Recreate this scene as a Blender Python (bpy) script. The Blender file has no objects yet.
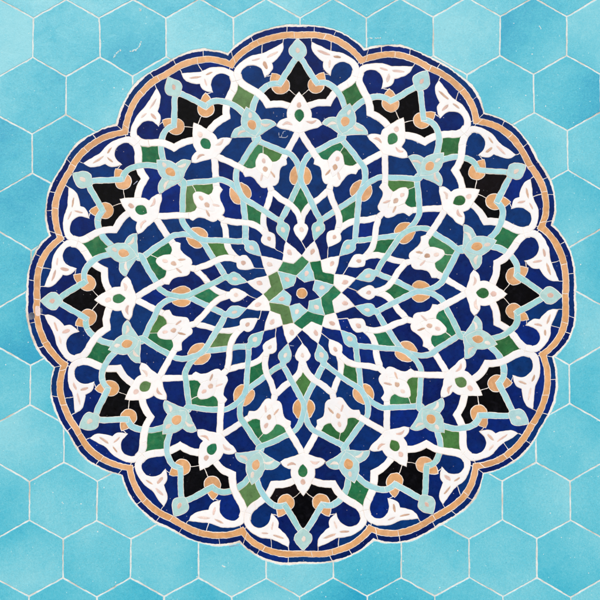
import bpy, bmesh, math, random
import numpy as np
from mathutils import Vector, noise
from mathutils.geometry import delaunay_2d_cdt

random.seed(11)
scene = bpy.context.scene
COL = scene.collection
S = 0.002                      # metres per unit of the drawing
CX, CY = 302.0, 293.3          # heart of the rosette
R30 = math.radians(30)

# ------------------------------------------------------------------ survey of the hand-laid rosette
BUD = [(298,50),(421.8,80.5),(516.3,170.5),(550.8,295.8),(518.8,418),(426.8,504.5),(303,539.3),(180,506.8),(89.5,422),(51.8,300.8),(82.5,178.8),(173,87)]
WFL = [(299.2,115.8),(392.5,139.3),(458.8,200.5),(482.5,293),(460.5,382),(394.3,445.5),(303.3,470.8),(212,448.8),(145.8,386.3),(118.8,298.8),(141.3,210.5),(205.8,143.8)]
TFL = [(345.3,121.8),(429.5,166.3),(477,246.3),(477.5,339.5),(431.3,418.8),(348.3,463.8),(255.8,464.5),(176.8,419.5),(127,343.8),(123.8,253.3),(170.5,172),(252.1,124.6)]
VAL = [(362,56.9),(479.2,118.2),(545,226.5),(546.3,355.5),(478.8,468.8),(371.3,532),(241.3,534.5),(127,470.5),(61,365.5),(56.5,237),(122,130),(230,61)]
LIL = [(335.2,167.5),(395.8,200.8),(426.8,255.8),(429.3,325.8),(397,384.3),(338.3,415.5),(269.3,417),(210.8,386.3),(173.8,330.5),(173.8,263.3),(207,204.5),(265.5,169.3)]
DRP = [(301,229.3),(317.7,229),(334,237.3),(348.3,247.3),(358.3,260.7),(367.7,275.7),(369,291.7),(367.3,309.3),(358.3,326),(349.3,339.3),(335.7,349.3),(321.7,355),
       (302.7,355),(285,355),(270,347.3),(255,339.3),(247.7,324.3),(234.3,311.7),(235.7,295),(234.3,279),(243.3,262.7),(251.7,247.3),(269,239),(282.7,230)]

def pol(a, r):
    a = math.radians(a)
    return (r*math.sin(a), r*math.cos(a))

def disp(img, a, r):
    x, v = pol(a, r)
    return (img[0]-CX-x, CY-img[1]-v)
ringA = [disp(DRP[i], 15*i, 64.0 if i % 2 == 0 else 66.0) for i in range(24)]
ringB = [None]*24
for i in range(12): ringB[2*i+1] = disp(LIL[i], 15+30*i, 130.0)
for i in range(12):
    p, q = ringB[(2*i-1) % 24], ringB[2*i+1]
    ringB[2*i] = ((p[0]+q[0])/2, (p[1]+q[1])/2)
ringC = [None]*24
ringD = [None]*24
for i in range(12):
    ringC[2*i] = disp(WFL[i], 30*i, 177.5); ringC[2*i+1] = disp(TFL[i], 15+30*i, 176.9)
    ringD[2*i] = disp(BUD[i], 30*i, 243.5); ringD[2*i+1] = disp(VAL[i], 15+30*i, 242.8)
RINGS = [(0.0, [(0, 0)]*24), (65.0, ringA), (130.0, ringB), (177.0, ringC), (243.0, ringD)]

def ring_at(ring, a):
    t = (a % 360)/15.0
    i = int(t) % 24; f = t-int(t)
    f = f*f*(3-2*f)
    p, q = ring[i], ring[(i+1) % 24]
    return (p[0]+(q[0]-p[0])*f, p[1]+(q[1]-p[1])*f)

def shift(x, v):
    r = math.hypot(x, v)
    a = math.degrees(math.atan2(x, v))
    for j in range(len(RINGS)-1):
        r0, A = RINGS[j]; r1, B = RINGS[j+1]
        if r <= r1 or j == len(RINGS)-2:
            f = min(1.0, max(0.0, (r-r0)/(r1-r0)))
            p, q = ring_at(A, a), ring_at(B, a)
            return (p[0]+(q[0]-p[0])*f, p[1]+(q[1]-p[1])*f)

def wobble(x, v, amp=0.26):
    n = noise.noise_vector(Vector((x*0.23, v*0.23, 3.1)))
    m = noise.noise_vector(Vector((x*0.045, v*0.045, 9.7)))
    return (x+n[0]*amp*1.5+m[0]*0.75, v+n[1]*amp*1.5+m[1]*0.75)

def warp(p):
    """ideal rosette -> rosette as laid, in (x right, v up) round the drawing's middle (300,300)"""
    d = shift(p[0], p[1])
    x, v = wobble(p[0]+d[0], p[1]+d[1])
    return (x+CX-300, v+300-CY)

def P(ix, iy):
    """point measured on the topmost lobe -> ideal rosette coordinates"""
    tx, tv = ix-CX, CY-iy
    x, v = tx, tv
    for _ in range(8):
        d = shift(x, v)
        x, v = tx-d[0], tv-d[1]
    return (x, v)
def L(*pts): return [P(*p[:2])+tuple(p[2:]) for p in pts]
def mir(pts): return [(-p[0],)+tuple(p[1:]) for p in pts]
def rot(pts, k):
    a = k*R30; c, s = math.cos(a), math.sin(a)
    return [(p[0]*c+p[1]*s, -p[0]*s+p[1]*c)+tuple(p[2:]) for p in pts]
def rotdeg(pts, deg): return rot(pts, deg/30.0)
def sym(half):
    """half outline (x>=0) from the axis round to the axis -> closed outline"""
    out = list(half)
    for p in reversed(half):
        if p[0] > 1e-6: out.append((-p[0],)+tuple(p[1:]))
    return out

def smooth(pts, closed=True, n=5):
    """Catmull-Rom through the points; a point carrying 'c' is a corner"""
    m = len(pts); out = []
    rng = range(m if closed else m-1)
    g = lambda i: pts[i % m] if closed else pts[max(0, min(m-1, i))]
    for i in rng:
        p0, p1, p2, p3 = g(i-1), g(i), g(i+1), g(i+2)
        if len(p1) > 2: p0 = (2*p1[0]-p2[0], 2*p1[1]-p2[1])
        if len(p2) > 2: p3 = (2*p2[0]-p1[0], 2*p2[1]-p1[1])
        for j in range(n):
            t = j/n; t2, t3 = t*t, t*t*t
            out.append(tuple(0.5*((2*p1[q])+(-p0[q]+p2[q])*t+(2*p0[q]-5*p1[q]+4*p2[q]-p3[q])*t2+(-p0[q]+3*p1[q]-3*p2[q]+p3[q])*t3) for q in (0, 1)))
    if not closed: out.append(tuple(pts[-1][:2]))
    return out

def dedupe(pts, closed, tol=0.05):
    out = []
    for p in pts:
        if not out or math.hypot(p[0]-out[-1][0], p[1]-out[-1][1]) > tol: out.append(p)
    if closed and len(out) > 2 and math.hypot(out[0][0]-out[-1][0], out[0][1]-out[-1][1]) <= tol: out.pop()
    return out

def stroke(pts, w, w2=None, n=4):
    c = dedupe(smooth(pts, False, n), False)
    m = len(c); L_, R_ = [], []
    for i in range(m):
        a = c[max(0, i-1)]; b = c[min(m-1, i+1)]; p = c[i]
        def nrm(q, r):
            dx, dy = r[0]-q[0], r[1]-q[1]; l = math.hypot(dx, dy) or 1
            return (-dy/l, dx/l)
        n1 = nrm(a, p) if i > 0 else nrm(p, b)
        n2 = nrm(p, b) if i < m-1 else n1
        k = 1+n1[0]*n2[0]+n1[1]*n2[1]
        k = max(k, 0.5)
        ox, oy = (n1[0]+n2[0])/k, (n1[1]+n2[1])/k
        ww = w if w2 is None else w+(w2-w)*i/(m-1)
        L_.append((p[0]+ox*ww/2, p[1]+oy*ww/2)); R_.append((p[0]-ox*ww/2, p[1]-oy*ww/2))
    return L_+R_[::-1]

rs_ = random.Random(3)
def ell(cx, cy, rx, ry, deg=0, n=14, point=0.0, lens=0.0, rough=0.0):
    out = []
    a = math.radians(deg); c, s = math.cos(a), math.sin(a)
    for i in range(n):
        t = 2*math.pi*i/n
        x, y = rx*math.sin(t), ry*math.cos(t)
        if point and y < 0: x = (1 if x >= 0 else -1)*rx*(abs(x)/rx)**(1+point)*(1-.25*point*abs(y/ry))
        if lens: x *= .72+.28*abs(x/rx); y += lens*rx*(x/rx)**2*.5
        if rough: q = 1+rs_.uniform(-rough, rough); x *= q; y *= 1+rs_.uniform(-rough, rough)*.5
        out.append((cx+x*c+y*s, cy-x*s+y*c))
    return out

# ------------------------------------------------------------------ the drawing: shapes, laid by priority
SH = []       # dict(kind, mat, pts(closed, ideal), pr, host, boosts)
CUTS = []     # (polyline ideal, kinds it splits)
def shape(kind, mat, pts, pr, host=None, boosts=None):
    SH.append(dict(kind=kind, mat=mat, pts=[tuple(p[:2]) for p in pts], pr=pr, host=host, boosts=boosts or []))
    return len(SH)-1
def cut(pts, kinds): CUTS.append(([tuple(p[:2]) for p in pts], set(kinds)))
rj = random.Random(5)

def scallop(R, c=173.8, n=28, bulge=2.3):
    pts = []
    r15 = c*math.cos(R30/2)+math.sqrt(R*R-(c*math.sin(R30/2))**2)
    x, v = pol(15, r15)
    am = math.atan2(x, v-c)
    for k in range(12):
        arc = []
        for i in range(n):
            t = -am+2*am*i/n
            Q = R+bulge*math.sin(math.pi*min(1, abs(t)/am))
            arc.append((Q*math.sin(t), c+Q*math.cos(t)))
        pts += rot(arc, k)
    return pts
RO, R1, R2 = 92.8, 87.3, 81.2

# heart
dot = shape('centre_dot', 'orange', ell(0, 0, 5.2, 5.2, n=20), 90)
star = []
for k in range(6):
    star += [pol(-15+60*k, 18.4), pol(15+60*k, 10.8)]
shape('star', 'navy', star, 50)
for k in range(6):
    a = 15+60*k
    h = shape('kite_petal', 'turq', [pol(a, 31.8), pol(a+30, 18.4), pol(a, 10.8), pol(a-30, 18.4)], 49)
    x, v = pol(a, 19.8); shape('inlay', 'pink', ell(x, v, 2.0, 2.7, a, 10, 0.5, rough=.16), 95, h)
    a = -15+60*k
    shape('green_chevron', 'green', [pol(a+30, 31.8), pol(a+15, 37.4), pol(a, 30.6), pol(a-15, 37.4), pol(a-30, 31.8), pol(a, 18.4)], 49)

W = 5.6; WT = 5.3
# half-outlines measured on the topmost lobe
drop_half = [(0, 52.4, 'c'), (3.6, 57), (6.1, 61.5), (7.0, 65.0), (5.5, 68.2), (3.4, 70.2), (3.3, 73, 'c'), (0, 75, 'c')]
tdrop_half = [(0, 53.6, 'c'), (2.9, 58.5), (5.6, 63.8), (6.3, 67.6), (5.3, 70.9), (3.2, 73.2), (3.2, 77, 'c'), (0, 79, 'c')]
wfl = [(0, 201.4, 'c')] + L((303.0, 97), (306.0, 102), (308.9, 107), (311.0, 112.5), (310.9, 118, 'c'), (315, 118.7), (318.8, 120.6), (322.0, 124.2, 'c'), (317.5, 127.2), (311.5, 128.6), (304.6, 131.2, 'c')) + [(0, 160.5, 'c')]
tfl = [(0, 195.5, 'c'), (4.6, 190.5), (8.4, 184.8), (9.8, 178.8, 'c'), (12.5, 178.4), (17, 177), (20.6, 174), (22.6, 169.8, 'c'), (14, 167.9), (6.0, 165.2, 'c'), (0, 163.0, 'c')]
lil = [(p[0]*.95,)+tuple(p[1:]) for p in [(0, 146.4), (2.6, 145.6), (6.2, 141.2), (8.6, 134.8, 'c'), (13.5, 134.5), (19.5, 137.0, 'c'), (22.6, 133.6), (22.2, 129.0, 'c'), (16.2, 127.6), (12.8, 123.7), (10.6, 118), (8.7, 114), (5.8, 112.2), (2.8, 112.3, 'c'), (2.6, 107.5, 'c'), (0, 107, 'c')]]
bud = [(0, 255.0, 'c'), (3.6, 251.5), (7.2, 247), (8.7, 243), (8.1, 239.2), (5.0, 236.0, 'c'), (2.6, 233.6), (0, 232.6, 'c')]
leaf = L((312.3, 42.5, 'c'), (321.5, 46.8), (330.5, 51.2), (341.7, 53.3), (351, 58.3), (357.4, 64.6), (359.2, 71), (357.6, 77.5, 'c'), (351.8, 75.6, 'c'), (353.0, 70),
         (349.9, 64.6), (343, 61.9), (336.3, 63.8), (332.2, 68), (330, 75.2, 'c'), (326.2, 71.6), (323.2, 66.7), (323.7, 61.3, 'c'), (319.9, 58.4), (315, 53.4), (312.4, 48.2))
W1 = [(0.4, 70.5)]+L((302.6, 217.0), (305.6, 210.5), (311.2, 204.2), (319.8, 197.8), (326.3, 191.6))+[pol(15, 106.5), pol(15, 111)]
W2 = L((299.7, 129.5), (303, 135.7), (308, 143.6), (313, 151.6), (317.3, 158.6))
W3 = L((303.5, 108.5), (310.5, 105.2), (318.5, 102.9), (328.7, 102.6, 'c'), (331.7, 97.2), (336.6, 91.2), (343.2, 86.4), (350, 82.0), (354.4, 77), (355.8, 71.5))
TS = [pol(15, 166)]+L((343.3, 137.4), (337.5, 140.4), (328.3, 144.6), (318.3, 150), (310, 154), (306, 158.4), (303.1, 163.8))+[(0.9, 123.5), (0, 118), (0.7, 111.5)]+L((302.9, 185.8), (305.9, 191.5), (311.3, 202), (316.3, 212.5))+[pol(15, 75.5)]
ARM = [(1.6, 236)]+L((303.2, 61.6), (309.2, 71), (315.0, 80.2), (317.8, 84.0))
UC = L((315.2, 83.6), (320, 82.6), (326, 82.8), (332.2, 86.2), (337.8, 92), (341.8, 98.6), (344.2, 106.4), (345.5, 112))
ob = L((315.9, 85.2))[0]
onotch = L((317, 83, 'c'), (314.4, 76.4, 'c'), (319.5, 73.2), (323.8, 72.2, 'c'), (325.2, 78), (325.0, 84, 'c'))
knob = L((317.6, 83.4))+[(ob[0]+8.2*math.sin(math.radians(t)), ob[1]+8.2*math.cos(math.radians(t))) for t in range(68, 330, 11)]
oval = [(0, 107.5, 'c'), (3.5, 108.6), (7.2, 109.6), (9.9, 113.6), (10.5, 118), (9.3, 122.4), (6.6, 126.9, 'c'), (4.4, 127.6), (0, 126.5, 'c')]
xTW1 = P(311.2, 203.8); xTW2 = P(312.6, 152.0); xUW3 = P(337.2, 91.4)

for k in range(12):
    A = 30*k
    j = lambda s=0.35: rj.uniform(-s, s)
    # petals round the heart
    inner = 31.8 if k % 2 == 0 else 30.6
    h = shape('white_petal', 'white', rot(rotdeg([(0, inner), pol(15, 37.4), (5.3, 45.6), (0, 53.6), (-5.3, 45.6), pol(-15, 37.4)], 15), k), 48)
    x, v = pol(A+15+j(2), 42+j(1)); shape('inlay', 'pink', ell(x, v, 2.2, 3.2, A+15+j(20), 10, 0.6, rough=.16), 95, h)
    # drops
    h = shape('white_drop', 'white', rot(smooth(sym(drop_half)), k), 47)
    x, v = pol(A+j(.5), 64); shape('inlay', 'pink', ell(x, v, 1.8+j(.3), 2.4+j(.4), A+j(30), 10, 0.4, rough=.16), 95, h)
    h = shape('turquoise_drop', 'turq', rot(rotdeg(smooth(sym(tdrop_half)), 15), k), 47)
    x, v = pol(A+15+j(.5), 66); shape('inlay', 'pale', ell(x, v, 1.9+j(.3), 2.9+j(.4), A+15+j(12), 10, 0.3, rough=.16), 95, h)
    cut(rot([(0.0, 54), (-1.0 if k in (4, 8) else 0.8, 51), (4.9, 43.2)] if k not in (3, 9) else [(0, 54), (-5.2, 43.2)], k), ['ground'])
    # green drops flowers
    h = shape('white_flower', 'white', rot(smooth(sym(wfl)), k), 46)
    x, v = pol(A, 177.6); shape('green_drop', 'green', ell(x, v, 5.1+j(.2), 6.4, A, 18, 0.62), 95, h)
    x, v = pol(A+j(.3), 188.4); shape('inlay', 'pink', ell(x, v, 2.3, 2.9, A, 10, 0, rough=.16), 95, h)
    for s in (-1, 1):
        p = rot([(s*11.6, 170.6)], k)[0]; shape('inlay', 'pink', ell(p[0], p[1], 4.6, 1.25, A-s*6+j(5), 12, lens=s*.8, rough=.16), 95, h)
    # turquoise flowers on the half axes
    h = shape('turquoise_flower', 'mint', rot(rotdeg(smooth(sym(tfl)), 15), k), 45)
    x, v = pol(A+15, 176.9); shape('orange_heart', 'orange', ell(x, v, 4.3+j(.3), 5.3+j(.3), A+15, 16, 0.4), 95, h)
    x, v = pol(A+15.4, 186.6); shape('inlay', 'pale', ell(x, v, 1.7, 2.8, A+25, 10, rough=.16), 95, h)
    for s in (-1, 1):
        p = rot(rotdeg([(s*12.6, 172.4)], 15), k)[0]; shape('inlay', 'pale', ell(p[0], p[1], 4.9, 1.35, A+15+s*22+j(6), 12, lens=s*.8, rough=.16), 95, h)
    # lilies
    h = shape('lily', 'white', rot(rotdeg(smooth(sym(lil)), 15), k), 44)
    q = lambda t, r: rot(rotdeg([(t, r)], 15), k)[0]
    p = q(0, 130); shape('inlay', 'clay', ell(p[0], p[1], 2.3, 2.9, A+15, 12, 0.45, rough=.16), 95, h)
    p = q(.8, 138.6); shape('inlay', 'pink', ell(p[0], p[1], 1.8, 2.6, A+15+j(20), 10, rough=.16), 95, h)
    for s in (-1, 1):
        p = q(s*5.6, 123.2); shape('inlay', 'clay' if s*(k % 2*2-1) > 0 else 'pink', ell(p[0], p[1], 1.0, 3.9, A+15-s*24+j(6), 12, rough=.16), 95, h)
    for s in (-1, 1):
        cut(rot(rotdeg([(s*9.2, 136), (s*6.0, 128.5), (s*2.2, 123), (0, 120.2)], 15), k), ['lily'])
        cut(rot([(s*11.6, 176.5), (s*8.5, 171.8), (s*4, 166), (0, 162.5), (0, 159)], k), ['white_flower'])
        cut(rot(rotdeg([(s*10.6, 180), (s*7.8, 173), (s*4.2, 168.2), (0, 165), (0, 162)], 15), k), ['turquoise_flower'])
    cut(rot(rotdeg([(0, 120.4), (0, 115), (0, 111)], 15), k), ['lily'])
    cut(rot(rotdeg([(1.2+j(.8), 145), (3.6, 151), (6.2, 159)], 15), k), ['ground'])
    # buds
    h = shape('turquoise_bud', 'mint', rot(smooth(sym(bud)), k), 46)
    x, v = pol(A+j(.15), 243.3); shape('inlay', 'pink' if k % 2 else 'pale', ell(x, v, 1.9+j(.3), 2.9+j(.4), A+180+j(10), 12, 0.4, rough=.16), 95, h)
    for s in (1, -1):
        M = (lambda q: q) if s == 1 else mir
        rp = lambda p: rot(M([p]), k)[0]
        # white leaves at the rim
        h = shape('white_leaf', 'white', rot(M(smooth(leaf)), k), 41)
        for (ix, iy, rx, ry, dg) in ((323.4, 52.9, 5.6, .95, 24), (337.3, 57.1, 3.9, .9, 10), (329.2, 63.4, 1.15, 4.0, 14)):
            p = rp(P(ix+j(.4), iy+j(.4)))
            shape('inlay', 'pink' if rj.random() < .6 else 'clay', ell(p[0], p[1], rx+j(.5), ry+j(.2), A+s*dg+j(5), 14, rough=.16), 95, h)
        # straps
        shape('drop_band', 'white', rot(M(stroke(W1, W)), k), 38 if s == 1 else 38.1)
        shape('flower_leg_band', 'white', rot(M(stroke(W2, 5.7)), k), 37)
        shape('leaf_stem_band', 'white', rot(M(stroke(W3, 6.2, 6.8)), k), 39)
        bo = [rp(xTW1)] if s == 1 else [rp(xTW2)]
        shape('turquoise_band', 'turq', rot(M(stroke(TS, WT)), k), 30 if s == 1 else 29, boosts=bo)
        shape('turquoise_arc_band', 'turq', rot(M(stroke(UC, 5.5)), k), 31, boosts=[rp(xUW3)] if s == 1 else [])
        shape('bud_arm', 'turq', rot(M(stroke(ARM, 5.5)), k), 42)
        # orange work
        shape('orange_knob', 'orange', rot(M(knob), k), 20)
        shape('orange_notch', 'orange', rot(M(smooth(onotch)), k), 19)
        shape('orange_oval', 'orange', rot(M(smooth(oval)), k), 20)
        # joints in the dark ground
        cut(rot(M(L((312.0, 87.6), (307.5+j(), 90.6), (300.3, 96.5))), k), ['ground'])
        cut(rot(M(L((312.4, 43.5), (312.1+j(1), 40), (311.8, 35.6))), k), ['ground'])
        cut(rot(M(L((330.0, 74.6), (326.6, 74.2), (322.8, 73.4))), k), ['ground'])
        cut(rot(M(L((355.5, 66), (359.0+j(), 62.0), (361.5, 59.0))), k), ['ground'])
        if (k, s) in ((3, 1), (2, -1), (10, 1), (9, 1)):
            cut(rot(M(L((318.5, 58.5), (313.5, 61.5), (309, 65.5))), k), ['ground'])
        cut(rot(M(L((329+j(6), 54.5), (331.5+j(1), 41))), k), ['ground']) if rj.random() < .6 else None
        # joints in the straps
        if rj.random() < .5: cut(rot(M(L((319.5, 148), (321+j(1), 151.5), (323, 155))), k), ['turquoise_band'])
        if rj.random() < .4: cut(rot(M(L((327, 88.5), (328.5, 80))), k), ['turquoise_arc_band'])
        if rj.random() < .6: cut(rot(M(L((346, 79), (349.5, 90))), k), ['leaf_stem_band'])
        if rj.random() < .5: cut(rot(M(L((333.5, 58), (332.5, 69))), k), ['white_leaf'])
        if rj.random() < .5: cut(rot(M(L((313, 206), (317.5, 193))), k), ['drop_band'])

# border courses: three nested scalloped outlines
S3, S2, S1, S0 = scallop(R2), scallop(R1), scallop(RO), scallop(RO+1.05)
def arcpt(k, t, R): return rot([(R*math.sin(t), 173.8+R*math.cos(t))], k)[0]
for k in range(12):
    for t in (rj.uniform(-.6, -.42), rj.uniform(-.3, -.1), rj.uniform(.02, .25), rj.uniform(.38, .6)):
        cut([arcpt(k, t, R1-.8), arcpt(k, t+rj.uniform(-.02, .02), RO+3.2)], ['navy_border'])
    for t in (rj.uniform(-.5, -.3), rj.uniform(-.1, .1), rj.uniform(.3, .5)):
        cut([arcpt(k, t, R2-.8), arcpt(k, t+rj.uniform(-.02, .02), R1+2.8)], ['orange_border'])
    d = rj.choice((-1.2, 1.2, 0.8))
    cut([pol(30*k+15+d, 233), pol(30*k+15+d*.9, 246)], ['orange_border'])
    d = rj.choice((-.9, .9, 0))
    cut([pol(30*k+15+d, 241), pol(30*k+15+d, 253)], ['navy_border'])

# ------------------------------------------------------------------ planar partition
def subdiv(pts, closed, step):
    out = []; m = len(pts)
    for i in range(m if closed else m-1):
        a, b = pts[i], pts[(i+1) % m]
        l = math.hypot(b[0]-a[0], b[1]-a[1]); n = max(1, int(math.ceil(l/step)))
        for q in range(n): out.append((a[0]+(b[0]-a[0])*q/n, a[1]+(b[1]-a[1])*q/n))
    if not closed: out.append(tuple(pts[-1][:2]))
    return out

def inside(px, py, poly):
    poly = np.asarray(poly); res = np.zeros(len(px), bool)
    x0, y0 = poly[:, 0], poly[:, 1]; x1, y1 = np.roll(x0, -1), np.roll(y0, -1)
    for a, b, c, d in zip(x0, y0, x1, y1):
        if b == d: continue
        m = (b > py) != (d > py)
        if m.any():
            idx = np.nonzero(m)[0]
            xc = a+(py[idx]-b)*(c-a)/(d-b)
            hit = idx[px[idx] < xc]; res[hit] ^= True
    return res

class Arr:
    def __init__(self): self.v = []; self.e = []; self.tag = []
    def loop(self, pts, tag=None, closed=True):
        b = len(self.v); self.v += [Vector(p) for p in pts]; n = len(pts)
        for i in range(n if closed else n-1):
            self.e.append((b+i, b+(i+1) % n)); self.tag.append(tag)
    def run(self):
        V, E, F, ov, oe, of = delaunay_2d_cdt(self.v, self.e, [], 0, 1e-4, True)
        self.V = np.array([(p[0], p[1]) for p in V]); self.F = [tuple(f) for f in F]
        self.ecut = {}
        for e, o in zip(E, oe):
            t = set()
            for i in o:
                if 0 <= i < len(self.tag) and self.tag[i]: t |= self.tag[i]
            if t: self.ecut[(min(e), max(e))] = t
        f = np.array(self.F)
        c = self.V[f].mean(axis=1)
        self.cx, self.cy = c[:, 0], c[:, 1]

def components(arr, sid, kindof):
    n = len(arr.F); par = list(range(n))
    def find(i):
        while par[i] != i:
            par[i] = par[par[i]]; i = par[i]
        return i
    em = {}
    for i, f in enumerate(arr.F):
        for q in range(3):
            a, b = f[q], f[(q+1) % 3]; em.setdefault((min(a, b), max(a, b)), []).append(i)
    for e, ts in em.items():
        if len(ts) == 2 and sid[ts[0]] == sid[ts[1]] and sid[ts[0]] >= 0:
            c = arr.ecut.get(e)
            if c and kindof(sid[ts[0]]) in c: continue
            par[find(ts[0])] = find(ts[1])
    comps = {}
    for i in range(n):
        if sid[i] >= 0: comps.setdefault(find(i), []).append(i)
    return list(comps.values())

def tri_area(arr, t):
    a, b, c = (arr.V[q] for q in arr.F[t])
    return ((b[0]-a[0])*(c[1]-a[1])-(b[1]-a[1])*(c[0]-a[0]))/2

def loops_of(arr, tris):
    de = set()
    for t in tris:
        f = arr.F[t]
        if tri_area(arr, t) < 0: f = f[::-1]
        for q in range(3): de.add((f[q], f[(q+1) % 3]))
    nxt = {}
    for a, b in de:
        if (b, a) not in de: nxt.setdefault(a, []).append(b)
    loops = []
    while nxt:
        s = next(iter(nxt)); cur = s; lp = []
        while cur in nxt:
            lp.append(cur); b = nxt[cur].pop()
            if not nxt[cur]: del nxt[cur]
            cur = b
            if cur == s: break
        if len(lp) >= 3: loops.append([tuple(arr.V[i]) for i in lp])
    return loops

def offset(lp, d0, gv=0.0, zz=0.0):
    n = len(lp); out = []
    for i in range(n):
        d = d0+gv*noise.noise(Vector((lp[i][0]*.13, lp[i][1]*.13, zz)))+gv*.6*noise.noise(Vector((lp[i][0]*.5, lp[i][1]*.5, zz)))
        a, p, b = lp[i-1], lp[i], lp[(i+1) % n]
        l1 = math.hypot(p[0]-a[0], p[1]-a[1]) or 1e-6; l2 = math.hypot(b[0]-p[0], b[1]-p[1]) or 1e-6
        n1 = (-(p[1]-a[1])/l1, (p[0]-a[0])/l1); n2 = (-(b[1]-p[1])/l2, (b[0]-p[0])/l2)
        k = 1+n1[0]*n2[0]+n1[1]*n2[1]
        ox, oy = n1[0]+n2[0], n1[1]+n2[1]
        if k < 0.25: k = max(k, 0.25)
        ox, oy = ox/k*d, oy/k*d
        l = math.hypot(ox, oy)
        if l > 2.0*abs(d): ox, oy = ox*2.0*abs(d)/l, oy*2.0*abs(d)/l
        out.append((p[0]+ox, p[1]+oy))
    return out

def clean(lp, tol):
    out = dedupe(lp, True, tol)
    return out if len(out) >= 3 else None

def poly_area(lp):
    return sum(lp[i-1][0]*lp[i][1]-lp[i][0]*lp[i-1][1] for i in range(len(lp)))/2

def tri_fill(loops):
    v, e = [], []
    for lp in loops:
        b = len(v); n = len(lp); v += [Vector(p) for p in lp]; e += [(b+i, b+(i+1) % n) for i in range(n)]
    V, E, F, ov, oe, of = delaunay_2d_cdt(v, e, [], 0, 1e-5, True)
    if not F: return [], []
    A = np.array([(p[0], p[1]) for p in V]); f = np.array([tuple(q) for q in F]); c = A[f].mean(axis=1)
    # winding number keeps what lies inside
    w = np.zeros(len(c), int)
    for lp in loops:
        q = np.array(lp); x0, y0 = q[:, 0], q[:, 1]; x1, y1 = np.roll(x0, -1), np.roll(y0, -1)
        for a, b, cc, d in zip(x0, y0, x1, y1):
            up = (b <= c[:, 1]) & (d > c[:, 1]); dn = (b > c[:, 1]) & (d <= c[:, 1])
            cr = (cc-a)*(c[:, 1]-b)-(c[:, 0]-a)*(d-b)
            w += (up & (cr > 0)).astype(int); w -= (dn & (cr < 0)).astype(int)
    f = f[w > 0]
    out = []
    for t in f:
        a, b, cc = A[t]
        if (b[0]-a[0])*(cc[1]-a[1])-(b[1]-a[1])*(cc[0]-a[0]) < 0: t = t[::-1]
        out.append(tuple(int(i) for i in t))
    return [tuple(p) for p in A], out

def W3D(x, v, h): return (x*S, -h*S, v*S)      # h: height of the glaze above the wall plane

def tile_mesh(name, loops, gap, bev, h, depth, tilt=0.0, gv=0.0):
    zz = random.uniform(0, 90)
    """a cut piece of glazed tile: flat top, rounded shoulder, sides down into the mortar"""
    prof = [(gap, -depth), (gap, -bev*0.42), (gap+bev*0.35, -bev*0.15), (gap+bev, 0.0)]
    verts, faces = [], []
    cl = [c for c in (clean(l, 0.22) for l in loops) if c]
    if not cl: return None
    xs = [p[0] for l in cl for p in l]; ys = [p[1] for l in cl for p in l]
    mx, my = sum(xs)/len(xs), sum(ys)/len(ys)
    ta, tb = random.gauss(0, tilt), random.gauss(0, tilt)
    far = max(abs((p[0]-mx)*ta+(p[1]-my)*tb) for l in cl for p in l)
    if far > .08: ta, tb = ta*.08/far, tb*.08/far
    z = lambda p: (p[0]-mx)*ta+(p[1]-my)*tb
    base = []
    for l in cl:
        rings = [offset(l, d, gv, zz) for d, _ in prof]
        n = len(l); idx = []
        for r, (_, dz) in zip(rings, prof):
            idx.append(len(verts)); verts += [W3D(p[0], p[1], h+dz+(z(p) if dz > -depth else 0)) for p in r]
        for a, b in zip(idx, idx[1:]):
            for i in range(n):
                q = (i+1) % n; faces.append((a+i, a+q, b+q, b+i))
        base.append(rings[-1])
    tv, tf = tri_fill(base)
    if not tf: return None
    b = len(verts); verts += [W3D(p[0], p[1], h+z(p)) for p in tv]
    faces += [tuple(b+i for i in t) for t in tf]
    me = bpy.data.meshes.new(name)
    me.from_pydata(verts, [], faces); me.validate(); me.update()
    return me

# ------------------------------------------------------------------ materials
def srgb(r, g, b):
    f = lambda c: (c/255/12.92) if c/255 <= .04045 else ((c/255+.055)/1.055)**2.4
    return (f(r), f(g), f(b), 1)

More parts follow.
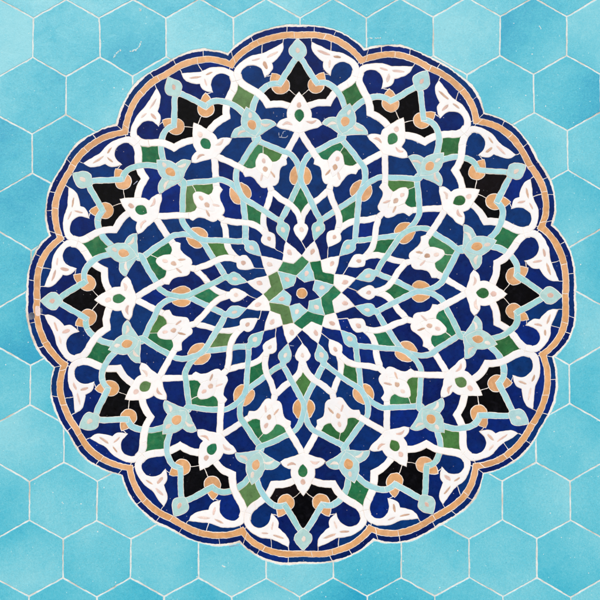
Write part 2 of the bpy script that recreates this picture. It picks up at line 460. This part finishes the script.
class NT:
    def __init__(self, name):
        self.m = bpy.data.materials.new(name); self.m.use_nodes = True
        self.t = self.m.node_tree; self.b = self.t.nodes['Principled BSDF']
        self.co = self.t.nodes.new('ShaderNodeTexCoord')
        self.geo = self.t.nodes.new('ShaderNodeNewGeometry')
    def n(self, ty, **kw):
        o = self.t.nodes.new(ty)
        for k, v in kw.items():
            if k in o.inputs.keys(): o.inputs[k].default_value = v
            else: setattr(o, k, v)
        return o
    def l(self, a, b): self.t.links.new(a, b)
    def noise(self, scale, detail=3, rough=.55, dist=0.0):
        o = self.n('ShaderNodeTexNoise', Scale=scale, Detail=detail, Roughness=rough, Distortion=dist)
        self.l(self.geo.outputs['Position'], o.inputs['Vector']); return o
    def ramp(self, fac, stops, interp='LINEAR'):
        r = self.t.nodes.new('ShaderNodeValToRGB'); r.color_ramp.interpolation = interp
        el = r.color_ramp.elements
        while len(el) > 1: el.remove(el[-1])
        el[0].position, el[0].color = stops[0]
        for p, c in stops[1:]:
            e = el.new(p); e.color = c
        self.l(fac, r.inputs['Fac']); return r
    def mix(self, fac, a, b, mode='MIX'):
        o = self.t.nodes.new('ShaderNodeMix'); o.data_type = 'RGBA'; o.blend_type = mode
        for s, val in ((0, fac), (6, a), (7, b)):
            if hasattr(val, 'is_linked') or hasattr(val, 'links'): self.l(val, o.inputs[s])
            else: o.inputs[s].default_value = val
        return o.outputs[2]
    def bump(self, height, strength, dist):
        b = self.n('ShaderNodeBump', Strength=strength, Distance=dist)
        self.l(height, b.inputs['Height']); return b
    def math(self, op, a, b=0.0):
        o = self.t.nodes.new('ShaderNodeMath'); o.operation = op
        for i, val in enumerate((a, b)):
            if hasattr(val, 'links'): self.l(val, o.inputs[i])
            else: o.inputs[i].default_value = val
        return o.outputs[0]

g1 = lambda v: (v, v, v, 1)
def glaze(name, shades, rough=.32, mott=.25, pits=0.0, pit_col=(200, 190, 190), spec=.35, bumps=.25, blotch=None):
    t = NT(name)
    oi = t.t.nodes.new('ShaderNodeObjectInfo')
    n = len(shades)
    st = [(i/n, srgb(*c)) for i, c in enumerate(shades)]
    rp = t.ramp(oi.outputs['Random'], st, 'CONSTANT'); t.b.inputs['Coat Weight'].default_value = 0
    big = t.noise(42, 4, .6, .4); fine = t.noise(520, 3, .65); mid = t.noise(150, 4, .6)
    f1 = t.ramp(big.outputs['Fac'], [(.3, g1(1-mott)), (.7, g1(1+mott*.6))])
    f2 = t.ramp(fine.outputs['Fac'], [(.3, g1(1-mott*.45)), (.72, g1(1+mott*.4))])
    f3 = t.ramp(mid.outputs['Fac'], [(.3, g1(1-mott*.4)), (.72, g1(1+mott*.3))])
    c = t.mix(1.0, rp.outputs[0], f1.outputs[0], 'MULTIPLY')
    c = t.mix(1.0, c, f2.outputs[0], 'MULTIPLY')
    c = t.mix(1.0, c, f3.outputs[0], 'MULTIPLY')
    if blotch:
        nb = t.noise(60, 5, .65, .6)
        fb = t.ramp(nb.outputs['Fac'], [(.5, g1(0)), (.66, g1(1))])
        c = t.mix(t.math('MULTIPLY', fb.outputs[0], blotch[1]), c, srgb(*blotch[0]))
    if pits:
        vo = t.n('ShaderNodeTexVoronoi', Scale=150.0); t.l(t.geo.outputs['Position'], vo.inputs['Vector'])
        sel = t.math('LESS_THAN', vo.outputs['Distance'], 0.11)
        rs = t.n('ShaderNodeSeparateColor'); t.l(vo.outputs['Color'], rs.inputs[0])
        pick = t.math('LESS_THAN', rs.outputs[0], pits)
        c = t.mix(t.math('MULTIPLY', t.math('MULTIPLY', sel, pick), .75), c, srgb(*pit_col))
    t.l(c, t.b.inputs['Base Color'])
    rr = t.ramp(mid.outputs['Fac'], [(.3, g1(rough*.75)), (.7, g1(rough*1.5))])
    t.l(rr.outputs[0], t.b.inputs['Roughness'])
    t.b.inputs['Specular IOR Level'].default_value = spec
    hb = t.math('ADD', t.math('MULTIPLY', mid.outputs['Fac'], .7), t.math('MULTIPLY', fine.outputs['Fac'], .3))
    b2 = t.bump(hb, bumps, .0012); t.l(b2.outputs[0], t.b.inputs['Normal'])
    return t.m

MAT = {
 'navy': glaze('navy_glaze', [(0, 32, 102), (0, 28, 94), (0, 42, 108), (0, 31, 106), (0, 48, 112), (0, 32, 104), (0, 36, 118), (2, 50, 112), (0, 26, 96), (0, 40, 108)], .3, .34, .12, spec=.07, blotch=((6, 50, 108), .3)),
 'black': glaze('black_glaze', [(2, 3, 8), (4, 6, 11), (14, 11, 16), (1, 2, 7)], .3, .4, .14, (110, 110, 115), spec=.04, blotch=((22, 22, 30), .5)),
 'green': glaze('green_glaze', [(26, 108, 70), (66, 118, 62), (88, 126, 78), (12, 102, 66), (34, 100, 56), (50, 124, 84), (18, 112, 80)], .28, .26, .05, spec=.15, blotch=((92, 134, 88), .3)),
 'turq': glaze('pale_turquoise_glaze', [(154, 206, 218), (148, 204, 218), (160, 210, 220), (146, 202, 208), (156, 206, 220)], .3, .08, .0, blotch=((184, 220, 220), .5)),
 'white': glaze('white_glaze', [(234, 238, 243), (237, 240, 244), (231, 234, 240)], .34, .035, .03, (200, 180, 176), blotch=((236, 226, 226), .4)),
 'mint': glaze('mint_glaze', [(164, 207, 215), (158, 205, 213), (168, 210, 214), (166, 206, 208)], .3, .1, .0, blotch=((192, 220, 218), .5)),
 'orange': glaze('ochre_glaze', [(206, 154, 102), (212, 160, 108), (200, 150, 104), (214, 164, 118)], .34, .14, .05, (240, 215, 190), blotch=((228, 184, 140), .5)),
 'pink': glaze('rose_bisque', [(222, 192, 184), (228, 204, 198), (214, 182, 170), (232, 214, 208)], .7, .22, 0),
 'clay': glaze('clay_bisque', [(208, 176, 156), (214, 184, 168), (198, 164, 142)], .75, .25, 0),
 'chip': glaze('bared_body', [(206, 228, 230), (196, 222, 226)], .7, .2, 0),
 'scuff': glaze('scuffed_glaze', [(150, 164, 196), (170, 178, 202)], .7, .3, 0),
 'pale': glaze('cream_bisque', [(226, 216, 208), (220, 206, 198), (232, 226, 220)], .7, .12, 0),
}

def mortar(name, lo, mid_, hi, stain):
    t = NT(name)
    a = t.noise(90, 5, .7); b = t.noise(14, 3, .6); f = t.noise(700, 3, .7)
    c = t.ramp(a.outputs['Fac'], [(.25, srgb(*lo)), (.40, srgb(*mid_)), (.6, srgb(*hi))])
    d = t.ramp(b.outputs['Fac'], [(.5, g1(1)), (.72, srgb(*stain))])
    k = t.mix(1.0, c.outputs[0], d.outputs[0], 'MULTIPLY')
    t.l(k, t.b.inputs['Base Color']); t.b.inputs['Roughness'].default_value = .9
    h = t.math('ADD', a.outputs['Fac'], t.math('MULTIPLY', f.outputs['Fac'], .5))
    t.l(t.bump(h, .7, .0014).outputs[0], t.b.inputs['Normal'])
    return t.m
MORTAR = mortar('lime_mortar', (206, 194, 184), (230, 224, 219), (240, 237, 234), (222, 208, 194))
FIELDM = mortar('field_mortar', (178, 184, 180), (204, 218, 220), (222, 232, 233), (220, 200, 186))
GREYM = glaze('grey_mortar', [(112, 120, 140)], .9, .8, .4, (200, 200, 200), spec=.2, bumps=.8)

def hex_glaze():
    t = NT('turquoise_tile_glaze')
    oi = t.t.nodes.new('ShaderNodeObjectInfo')
    vm = t.t.nodes.new('ShaderNodeVectorMath'); vm.operation = 'ADD'
    vs = t.t.nodes.new('ShaderNodeVectorMath'); vs.operation = 'SCALE'; vs.inputs[3].default_value = 17.0
    cb = t.t.nodes.new('ShaderNodeCombineXYZ'); t.l(oi.outputs['Random'], cb.inputs[0]); t.l(oi.outputs['Random'], cb.inputs[1])
    t.l(cb.outputs[0], vs.inputs[0]); t.l(t.geo.outputs['Position'], vm.inputs[0]); t.l(vs.outputs[0], vm.inputs[1])
    def nz(scale, det, ro, di=0):
        o = t.n('ShaderNodeTexNoise', Scale=scale, Detail=det, Roughness=ro, Distortion=di)
        t.l(vm.outputs[0], o.inputs['Vector']); return o
    big = nz(6.0, 2, .5, .3); mid = nz(38, 5, .62, .3); fine = nz(330, 3, .6, 1.2); grit = nz(620, 2, .6)
    sep = t.n('ShaderNodeSeparateColor'); t.l(oi.outputs['Color'], sep.inputs[0])
    k = t.math('ADD', sep.outputs[0], t.math('MULTIPLY', t.math('SUBTRACT', big.outputs['Fac'], .5), 1.0))
    tc = t.t.nodes.new('ShaderNodeVectorMath'); tc.operation = 'DOT_PRODUCT'; t.l(t.co.outputs['Object'], tc.inputs[0])
    an = t.math('MULTIPLY', oi.outputs['Random'], 37.7); cd = t.t.nodes.new('ShaderNodeCombineXYZ')
    t.l(t.math('COSINE', an), cd.inputs[0]); t.l(t.math('SINE', an), cd.inputs[2]); t.l(cd.outputs[0], tc.inputs[1])
    k = t.math('ADD', k, t.math('MULTIPLY', tc.outputs['Value'], 2.0))
    k = t.math('ADD', k, t.math('MULTIPLY', t.math('SUBTRACT', mid.outputs['Fac'], .5), .42))
    k = t.math('ADD', k, t.math('MULTIPLY', t.math('SUBTRACT', fine.outputs['Fac'], .5), .95))
    c = t.ramp(k, [(0.0, srgb(130, 205, 222)), (.33, srgb(99, 193, 215)), (.66, srgb(65, 180, 207)), (1.0, srgb(22, 156, 195))])
    col = c.outputs[0]
    g = t.ramp(grit.outputs['Fac'], [(.3, g1(.90)), (.7, g1(1.07))]); col = t.mix(1.0, col, g.outputs[0], 'MULTIPLY')
    # pin holes where the glaze did not take
    for sc, th, pk, colr in ((95.0, .10, .2, (176, 222, 230)), (55.0, .07, .16, (228, 234, 232)), (110.0, .08, .12, (40, 130, 160))):
        vo = t.n('ShaderNodeTexVoronoi', Scale=sc); t.l(vm.outputs[0], vo.inputs['Vector'])
        sp = t.n('ShaderNodeSeparateColor'); t.l(vo.outputs['Color'], sp.inputs[0])
        m = t.math('MULTIPLY', t.math('LESS_THAN', vo.outputs['Distance'], th), t.math('LESS_THAN', sp.outputs[0], pk))
        col = t.mix(t.math('MULTIPLY', m, .8), col, srgb(*colr))
    t.l(col, t.b.inputs['Base Color'])
    rr = t.ramp(mid.outputs['Fac'], [(.3, g1(.22)), (.7, g1(.42))]); t.l(rr.outputs[0], t.b.inputs['Roughness'])
    t.b.inputs['Specular IOR Level'].default_value = .38
    h = t.math('ADD', t.math('MULTIPLY', mid.outputs['Fac'], 1.0), t.math('MULTIPLY', fine.outputs['Fac'], .3))
    t.l(t.bump(h, .35, .0016).outputs[0], t.b.inputs['Normal'])
    return t.m
HEXM = hex_glaze()

def link(o, parent=None):
    COL.objects.link(o)
    if parent is not None: o.parent = parent
    return o
def mkobj(name, me, mat, parent=None):
    o = bpy.data.objects.new(name, me); me.materials.append(mat); link(o, parent); return o

# ------------------------------------------------------------------ the medallion
arr = Arr()
for s in SH:
    s['w'] = [warp(p) for p in subdiv(s['pts'], True, 1.5)]
    arr.loop(s['w'])
w3, w2, w1 = ([warp(p) for p in subdiv(s, True, 1.2)] for s in (S3, S2, S1))
def ragged(w, amp, f=.55, z=2.2):
    out = []
    for p in w:
        n = noise.noise_vector(Vector((p[0]*f, p[1]*f, z))); out.append((p[0]+n[0]*amp, p[1]+n[1]*amp))
    return out
w1 = ragged(w1, .4); w2 = ragged(w2, .22); w3 = ragged(w3, .25)
for w in (w3, w2, w1): arr.loop(w)
for pts, kinds in CUTS: arr.loop([warp(p) for p in subdiv(pts, False, 1.5)], kinds, False)
arr.run()
nT = len(arr.F)
sid = np.full(nT, -1); pr = np.full(nT, -1.0)
N = len(SH)
SH += [dict(kind='navy_border', mat='navy', host=None), dict(kind='orange_border', mat='orange', host=None), dict(kind='ground', mat='navy', host=None)]
for w, i in ((w1, N), (w2, N+1), (w3, N+2)):
    sid[inside(arr.cx, arr.cy, w)] = i
for i in range(N):
    s = SH[i]; q = np.array(s['w']); x0, y0 = q.min(axis=0); x1, y1 = q.max(axis=0)
    c = np.nonzero((arr.cx > x0) & (arr.cx < x1) & (arr.cy > y0) & (arr.cy < y1) & (sid >= N-10**6))[0]
    c = c[sid[c] != -1]
    if not len(c): continue
    hit = c[inside(arr.cx[c], arr.cy[c], q)]
    p = np.full(len(hit), float(s['pr']))
    for b in s['boosts']:
        bx, by = warp(b)
        p[np.hypot(arr.cx[hit]-bx, arr.cy[hit]-by) < 6.5] = 40
    ok = p > pr[hit]
    sid[hit[ok]] = i; pr[hit[ok]] = p[ok]
comps = components(arr, sid, lambda i: SH[i]['kind'])

SEEDS = []
def seed(name, mat, pt, both=True):
    for k in range(12):
        for s in ((1, -1) if both else (1,)):
            SEEDS.append((name, mat, warp(rot([(pt[0]*s, pt[1])], k)[0])))
seed('black_diamond', 'black', P(299, 78), False)
seed('black_corner', 'black', P(315, 97.5))
seed('green_diamond', 'green', P(300.5, 203), False)
seed('green_lozenge', 'green', pol(15, 205), False)
seed('green_lily_backing', 'green', P(325, 157)); seed('green_lily_backing', 'green', P(319.5, 157))
seed('navy_wing', 'navy', P(312, 62)); seed('navy_crescent', 'navy', P(340, 50)); seed('navy_crescent', 'navy', P(325, 43.5)); seed('navy_crescent', 'navy', P(352, 56.5))
seed('navy_teardrop', 'navy', P(341, 74)); seed('navy_wedge', 'navy', pol(15, 229.5), False); seed('navy_boat', 'navy', P(325, 112))
seed('navy_kite', 'navy', P(316, 136)); seed('navy_diamond', 'navy', P(300, 150), False)
seed('navy_bell', 'navy', P(315, 172)); seed('navy_lozenge', 'navy', pol(15, 91), False)
seed('navy_spear', 'navy', P(308.5, 222)); seed('navy_spear', 'navy', (8.3, 56)); seed('navy_square', 'navy', P(363, 0+175)); 
seedx = np.array([s[2] for s in SEEDS])

root = link(bpy.data.objects.new('mosaic_medallion', None))
root.location = W3D(CX-300, 300-CY, 0)
root['label'] = 'round twelve-lobed mosaic medallion of navy, white, green and ochre cut tile with scalloped orange border'
root['category'] = 'medallion'
RL = Vector(root.location)

built = []      # (shape id, area, object)
info = {}
tri_c = [(arr.cx, arr.cy)]
seed_of = {}
comp_of = np.full(nT, -1)
for ci, c in enumerate(comps): comp_of[c] = ci
# which triangle holds each seed
P0 = arr.V[np.array(arr.F)]
def locate(x, y):
    a, b, c = P0[:, 0], P0[:, 1], P0[:, 2]
    s1 = (b[:, 0]-a[:, 0])*(y-a[:, 1])-(b[:, 1]-a[:, 1])*(x-a[:, 0])
    s2 = (c[:, 0]-b[:, 0])*(y-b[:, 1])-(c[:, 1]-b[:, 1])*(x-b[:, 0])
    s3 = (a[:, 0]-c[:, 0])*(y-c[:, 1])-(a[:, 1]-c[:, 1])*(x-c[:, 0])
    m = ((s1 >= 0) & (s2 >= 0) & (s3 >= 0)) | ((s1 <= 0) & (s2 <= 0) & (s3 <= 0))
    i = np.nonzero(m)[0]
    return int(i[0]) if len(i) else -1
for name, mat, (x, y) in SEEDS:
    t = locate(x, y)
    if t >= 0 and comp_of[t] >= 0 and SH[sid[t]]['kind'] == 'ground': seed_of[int(comp_of[t])] = (name, mat)

def shift_mesh(me, off):
    me.transform(__import__('mathutils').Matrix.Translation(-off))
hosts = {}
pend = []
areas = [sum(abs(tri_area(arr, t)) for t in c) for c in comps]
for ci in sorted(range(len(comps)), key=lambda q: -areas[q]):
    c = comps[ci]
    i = int(sid[c[0]]); s = SH[i]
    area = sum(abs(tri_area(arr, t)) for t in c)
    if area < 1.6: continue
    name, mat = s['kind'], s['mat']
    if name == 'ground': name, mat = seed_of.get(ci, ('navy_chip', 'navy'))
    lps = loops_of(arr, c)
    small = s['host'] is not None
    if small: gap, bev, h = (.0, .12, .155) if mat not in ('green', 'orange') else (.18, .2, .15)
    elif mat in ('white', 'turq', 'mint'): gap, bev, h = .20, .22, .03
    elif 'border' in name: gap, bev, h = .28, .26, .0
    else: gap, bev, h = .34, .26, .0
    me = tile_mesh(name, lps, gap, bev, h+random.uniform(-.03, .03), .16 if small else 1.4, 0 if small else .006, 0 if small else .26)
    if me is None: continue
    shift_mesh(me, RL)
    if small: pend.append((i, name, mat, me)); continue
    if name in ('lily', 'white_flower', 'turquoise_flower', 'white_leaf') and i in hosts:
        mkobj('petal', me, MAT[mat], hosts[i][1]); continue
    o = mkobj(name, me, MAT[mat], root)
    info[name] = info.get(name, 0)+1
    if i not in hosts or hosts[i][0] < area: hosts[i] = (area, o)
for i, name, mat, me in pend:
    hst = hosts.get(SH[i]['host'])
    mkobj(name, me, MAT[mat], hst[1] if hst else root)
print('PARTS', info, 'tris', nT)

# ------------------------------------------------------------------ hexagonal field tiles
def pitch(y): return 66.72+0.84*(y-38)/462
def hexc(row, n):
    y = 38+57.82*row
    return y
def hv(ix2, y):
    """grid point: ix2 in half pitches from x=299.8"""
    j = noise.noise_vector(Vector((ix2*3.7, y*.11, 1.3)))
    x = 299.8+ix2*pitch(y)/2
    y = y-(x-32)/536*3.0*(1-max(0, min(1, (y-150)/350)))*(.7 if y < 80 else 1)
    return (x+j[0]*1.0-300, 300-y+j[1]*1.0)
def hexpoly(row, c2):
    yc = 38+57.82*row; a = 19.5; b = 38.4
    return [hv(c2, yc-b), hv(c2+1, yc-a), hv(c2+1, yc+a), hv(c2, yc+b), hv(c2-1, yc+a), hv(c2-1, yc-a)]
SHADE = {}
w0 = ragged(ragged([warp(p) for p in subdiv(S0, True, 1.2)], 1.3, .05, 7.7), .35)
H = []
arrh = Arr()
ccx = sum(p[0] for p in w0)/len(w0); ccy = sum(p[1] for p in w0)/len(w0)
def hwob(p):
    n = noise.noise_vector(Vector((p[0]*.16, p[1]*.16, 5.5))); m = noise.noise_vector(Vector((p[0]*.5, p[1]*.5, 8.5)))
    return (p[0]+n[0]*.26+m[0]*.16, p[1]+n[1]*.26+m[1]*.16)
arrh.loop(w0)
bv, bt = tri_fill([w0 if poly_area(w0) > 0 else w0[::-1]])
bme = bpy.data.meshes.new('mortar_bed'); bme.from_pydata([W3D(p[0], p[1], -.14) for p in bv], [], bt); bme.update()
shift_mesh(bme, RL); bed = mkobj('mortar_bed', bme, MORTAR, root)
for row in range(-3, 13):
    for q in range(-7, 8):
        c2 = 2*q+(1 if row % 2 == 0 else 0)
        hp = hexpoly(row, c2)
        w = [hwob(p) for p in subdiv(hp, True, 2.4)]
        H.append((row, c2, w))
        xs = [p[0] for p in hp]; ys = [p[1] for p in hp]
# shared edges: feed every grid edge once
seen = set()
for row, c2, w in H:
    hp = hexpoly(row, c2)
    for i in range(6):
        a, b = hp[i], hp[(i+1) % 6]
        key = tuple(sorted(((round(a[0]), round(a[1])), (round(b[0]), round(b[1])))))
        if key in seen: continue
        seen.add(key)
        if a > b: a, b = b, a
        arrh.loop([hwob(p) for p in subdiv([a, b], False, 2.2)], None, False)
arrh.run()
hs = np.full(len(arrh.F), -1)
for i, (row, c2, w) in enumerate(H):
    q = np.array(w); x0, y0 = q.min(axis=0); x1, y1 = q.max(axis=0)
    c = np.nonzero((arrh.cx > x0) & (arrh.cx < x1) & (arrh.cy > y0) & (arrh.cy < y1))[0]
    if len(c): hs[c[inside(arrh.cx[c], arrh.cy[c], q)]] = i
hs[inside(arrh.cx, arrh.cy, w0)] = -1
hc = components(arrh, hs, lambda i: 'hex')
in_view, outer = [], []
for c in hc:
    area = sum(abs(tri_area(arrh, t)) for t in c)
    if area < 14: continue
    row, c2, _ = H[int(hs[c[0]])]
    lps = loops_of(arrh, c)
    pts = [p for l in lps for p in l]
    vis = [p for p in pts if abs(p[0]) < 299 and abs(p[1]) < 299]
    mx = sum(p[0] for p in pts)/len(pts); my = sum(p[1] for p in pts)/len(pts)
    (in_view if vis else outer).append(dict(row=row, c2=c2, lps=lps, area=area, mx=mx, my=my))

ORD = ['first', 'second', 'third', 'fourth', 'fifth', 'sixth', 'seventh', 'eighth', 'ninth', 'tenth', 'eleventh', 'twelfth']
SH_NAME = [(.3, 'pale'), (.5, 'soft'), (.7, 'bright'), (9, 'deep')]

shades = {(-1,-8):.4,(-1,-6):.4,(-1,-4):.5,(-1,4):.35,(-1,6):.4,(-1,8):.5,(0,-9):.06,(0,-7):.5,(0,-5):.62,(0,-3):.22,(0,-1):.33,(0,1):.4,(0,3):.52,(0,5):.15,(0,7):.6,(0,9):.3,
 (1,-8):.5,(1,-6):.42,(1,-4):.35,(1,4):.25,(1,6):.36,(1,8):.6,(2,-9):.66,(2,-7):.74,(2,5):.3,(2,7):.25,(2,9):.55,(3,-8):.64,(3,8):.48,(4,-9):.6,(4,-7):.3,(4,7):.25,(4,9):.52,
 (5,-8):.76,(5,8):.25,(6,-9):.5,(6,-7):.52,(6,7):.15,(6,9):.42,(7,-8):.22,(7,-6):.3,(7,6):.3,(7,8):.42,(8,-9):.46,(8,-7):.4,(8,-5):.28,(8,5):.18,(8,7):.25,(8,9):.36,
 (9,-8):.4,(9,-6):.46,(9,-4):.36,(9,-2):.25,(9,0):.22,(9,2):.58,(9,4):.34,(9,6):.28,(9,8):.34,(10,-5):.66,(10,3):.5}
for t in in_view:
    rs = random.Random(t['row']*91+t['c2']*7)
    t['shade'] = shades.get((t['row'], t['c2']), rs.uniform(.25, .62))
rows = sorted({t['row'] for t in in_view})
for r_ in rows:
    R_ = sorted([t for t in in_view if t['row'] == r_], key=lambda t: t['mx'])
    left = [t for t in R_ if t['mx'] < 0]; right = [t for t in R_ if t['mx'] >= 0][::-1]
    for grp, side in ((left, 'left'), (right, 'right')):
        for i, t in enumerate(grp):
            t['pos'] = f"{ORD[i]} from the {side}, row {rows.index(r_)+1} down"
n = 0
TILES = {}
for t in in_view:
    me = tile_mesh('hexagonal_tile', t['lps'], .70, .4, random.uniform(-.03, .03), 2.0, .0022, .42)
    if me is None: continue
    off = Vector(W3D(t['mx'], t['my'], 0)); shift_mesh(me, off)
    o = mkobj('hexagonal_tile', me, HEXM); o.location = off
    sname = next(nm for lim, nm in SH_NAME if t['shade'] < lim)
    form = 'turquoise hexagonal tile' if t['area'] > 3500 else 'turquoise tile cut to the scalloped rim'
    o['label'] = f"{form}, {t['pos']}"
    o['category'] = 'tile'; o['group'] = 'turquoise wall tiles around the medallion'
    o.color = (t['shade'], 0, 0, 1)
    TILES[(t['row'], t['c2'])] = (o, off)
    n += 1
print('HEX', n, 'outer', len(outer))

# glaze scars on a few tiles: little chipped hollows showing the white body
def scar(rowc, pts, w):
    if rowc not in TILES: return
    o, off = TILES[rowc]; bits = []
    pl = subdiv([(x-300, 300-y) for x, y in pts], False, .75)
    for p in pl:
        if random.random() < .15: continue
        cx_, cy_ = p[0]+random.gauss(0, .3), p[1]+random.gauss(0, .3); r_ = w*random.uniform(.3, .62)
        lp = [(cx_+r_*random.uniform(.6, 1.25)*math.cos(a*.785), cy_+r_*random.uniform(.6, 1.25)*math.sin(a*.785)) for a in range(8)]
        bits.append(lp)
    bmm = bmesh.new()
    for q, lp in enumerate(bits):
        me = tile_mesh('tmp', [lp], 0.0, .08, .14+.004*q, .25)
        if me: bmm.from_mesh(me); bpy.data.meshes.remove(me)
    me = bpy.data.meshes.new('glaze_chip'); bmm.to_mesh(me); bmm.free()
    shift_mesh(me, off); mkobj('glaze_chip', me, MAT['chip'], o)
scar((0, -5), [(113.5, 57.5), (117, 52.5), (121.5, 49.5)], 1.3)
scar((0, -5), [(130, 51.5), (136, 50), (139.5, 46.5), (141.5, 41.5)], 1.4)
scar((0, -5), [(139.5, 8.5), (140.6, 10.5)], 1.6)
scar((0, 3), [(367.8, 38.4), (374, 38.2), (381, 38)], 1.1)
scar((9, -2), [(222.5, 566), (224.6, 566.8)], 1.6)
scar((0, 7), [(539.5, 26), (541.3, 28.8)], 1.2)
scar((8, -7), [(62, 502), (63.4, 503)], 1.1)

def patch(name, pts, mat, h=.2):
    lp = [hwob(p) for p in subdiv(smooth([(x-300, 300-y) for x, y in pts]), True, .7)]
    lp = [(p[0]+random.gauss(0, .12), p[1]+random.gauss(0, .12)) for p in lp]
    if poly_area(lp) < 0: lp = lp[::-1]
    me = tile_mesh(name, [lp], 0, .25, h, .4)
    if me: shift_mesh(me, RL); mkobj(name, me, mat, root)
# worn and mended spots of the medallion
patch('mortar_patch', [(28.6, 314), (32, 312.4), (34.6, 314), (34.2, 318), (31, 320), (29, 318)], GREYM)
patch('mortar_patch', [(35.2, 306.6), (39.8, 307), (40.4, 314.8), (36, 315.4)], MAT['pink'], .12)
patch('mortar_patch', [(41, 308), (42.5, 309.5), (42, 313), (40.8, 312)], GREYM, .15)
for pts in ([(279, 135.6), (278.8, 132.6)], [(279, 137), (285.5, 137.6), (287.8, 135.6)], [(282.6, 134), (283.4, 131.8), (285.6, 131)], [(289.5, 131), (290.6, 130.8)], [(281.4, 137.4), (281.8, 134.6)], [(303.5, 26.8), (306.5, 27.6)], [(318, 33), (318.5, 34.2)],
            [(416.8, 142.2), (418.2, 143.4)], [(370, 172), (370.8, 172.7)], [(137.5, 181), (133.5, 184.5)], [(315.5, 291), (317.2, 293)], [(324.2, 118), (324.6, 119.4)], [(404, 90.6), (405.5, 91.2)], [(229, 546.4), (239, 545)], [(290, 345.5), (294, 346)]):
    lp = stroke([(x-300, 300-y) for x, y in pts], .9, .5, 3)
    if poly_area(lp) < 0: lp = lp[::-1]
    me = tile_mesh('glaze_chip', [lp], 0, .12, .13, .3)
    if me: shift_mesh(me, RL); mkobj('glaze_chip', me, MAT['scuff'], root)

# the wall: mortar bed, and the tiling that runs on past the picture
def wallmesh():
    me = bpy.data.meshes.new('wall'); E = 520
    fr = [W3D(-E, -E, -.18), W3D(E, -E, -.18), W3D(E, E, -.18), W3D(-E, E, -.18)]
    bk = [W3D(-E, -E, -30), W3D(E, -E, -30), W3D(E, E, -30), W3D(-E, E, -30)]
    me.from_pydata(fr+bk, [], [(0, 1, 2, 3), (7, 6, 5, 4), (0, 4, 5, 1), (1, 5, 6, 2), (2, 6, 7, 3), (3, 7, 4, 0)]); me.update(); return me
wall = mkobj('wall', wallmesh(), FIELDM); wall['kind'] = 'structure'
import bmesh
bm = bmesh.new()
for t in outer:
    if abs(t['mx']) > 500 or abs(t['my']) > 500: continue
    me = tile_mesh('tmp', t['lps'], .70, .4, random.uniform(-.03, .03), 2.0, .002, .42)
    if me: bm.from_mesh(me); bpy.data.meshes.remove(me)
me = bpy.data.meshes.new('wall_tiling'); bm.to_mesh(me); bm.free()
wt = mkobj('wall_tiling', me, HEXM, wall); wt.color = (.45, 0, 0, 1)

# ------------------------------------------------------------------ light and camera
world = bpy.data.worlds.new('World'); scene.world = world; world.use_nodes = True
wn = world.node_tree; bg = wn.nodes['Background']
sky = wn.nodes.new('ShaderNodeTexSky'); sky.sky_type = 'NISHITA'; sky.sun_disc = False
EL, AZ = 33, 190          # sun high, in front of the wall and a little to the left
sky.sun_elevation = math.radians(EL); sky.sun_rotation = math.radians(AZ)
sky.dust_density = 3.0; sky.ozone_density = 1.0
wn.links.new(sky.outputs[0], bg.inputs[0]); bg.inputs[1].default_value = 0.10
sd = bpy.data.lights.new('sun', 'SUN'); sd.energy = 1.5; sd.angle = math.radians(40); sd.color = (1, .985, .975)
so = link(bpy.data.objects.new('sun', sd))
az, el = math.radians(AZ), math.radians(EL)
dvec = Vector((math.sin(az)*math.cos(el), math.cos(az)*math.cos(el), math.sin(el)))
so.rotation_euler = dvec.to_track_quat('Z', 'Y').to_euler(); so.location = dvec*4

cam = bpy.data.cameras.new('camera'); co = link(bpy.data.objects.new('camera', cam))
co.location = (0, -3.6, 0); co.rotation_euler = (math.radians(90), 0, 0)
cam.sensor_width = 36; cam.lens = 36*3.6/1.2; cam.clip_end = 100
scene.camera = co
scene.view_settings.view_transform = 'Standard'; scene.view_settings.look = 'None'
scene.view_settings.exposure = EXPO = 0.3; scene.view_settings.gamma = 1
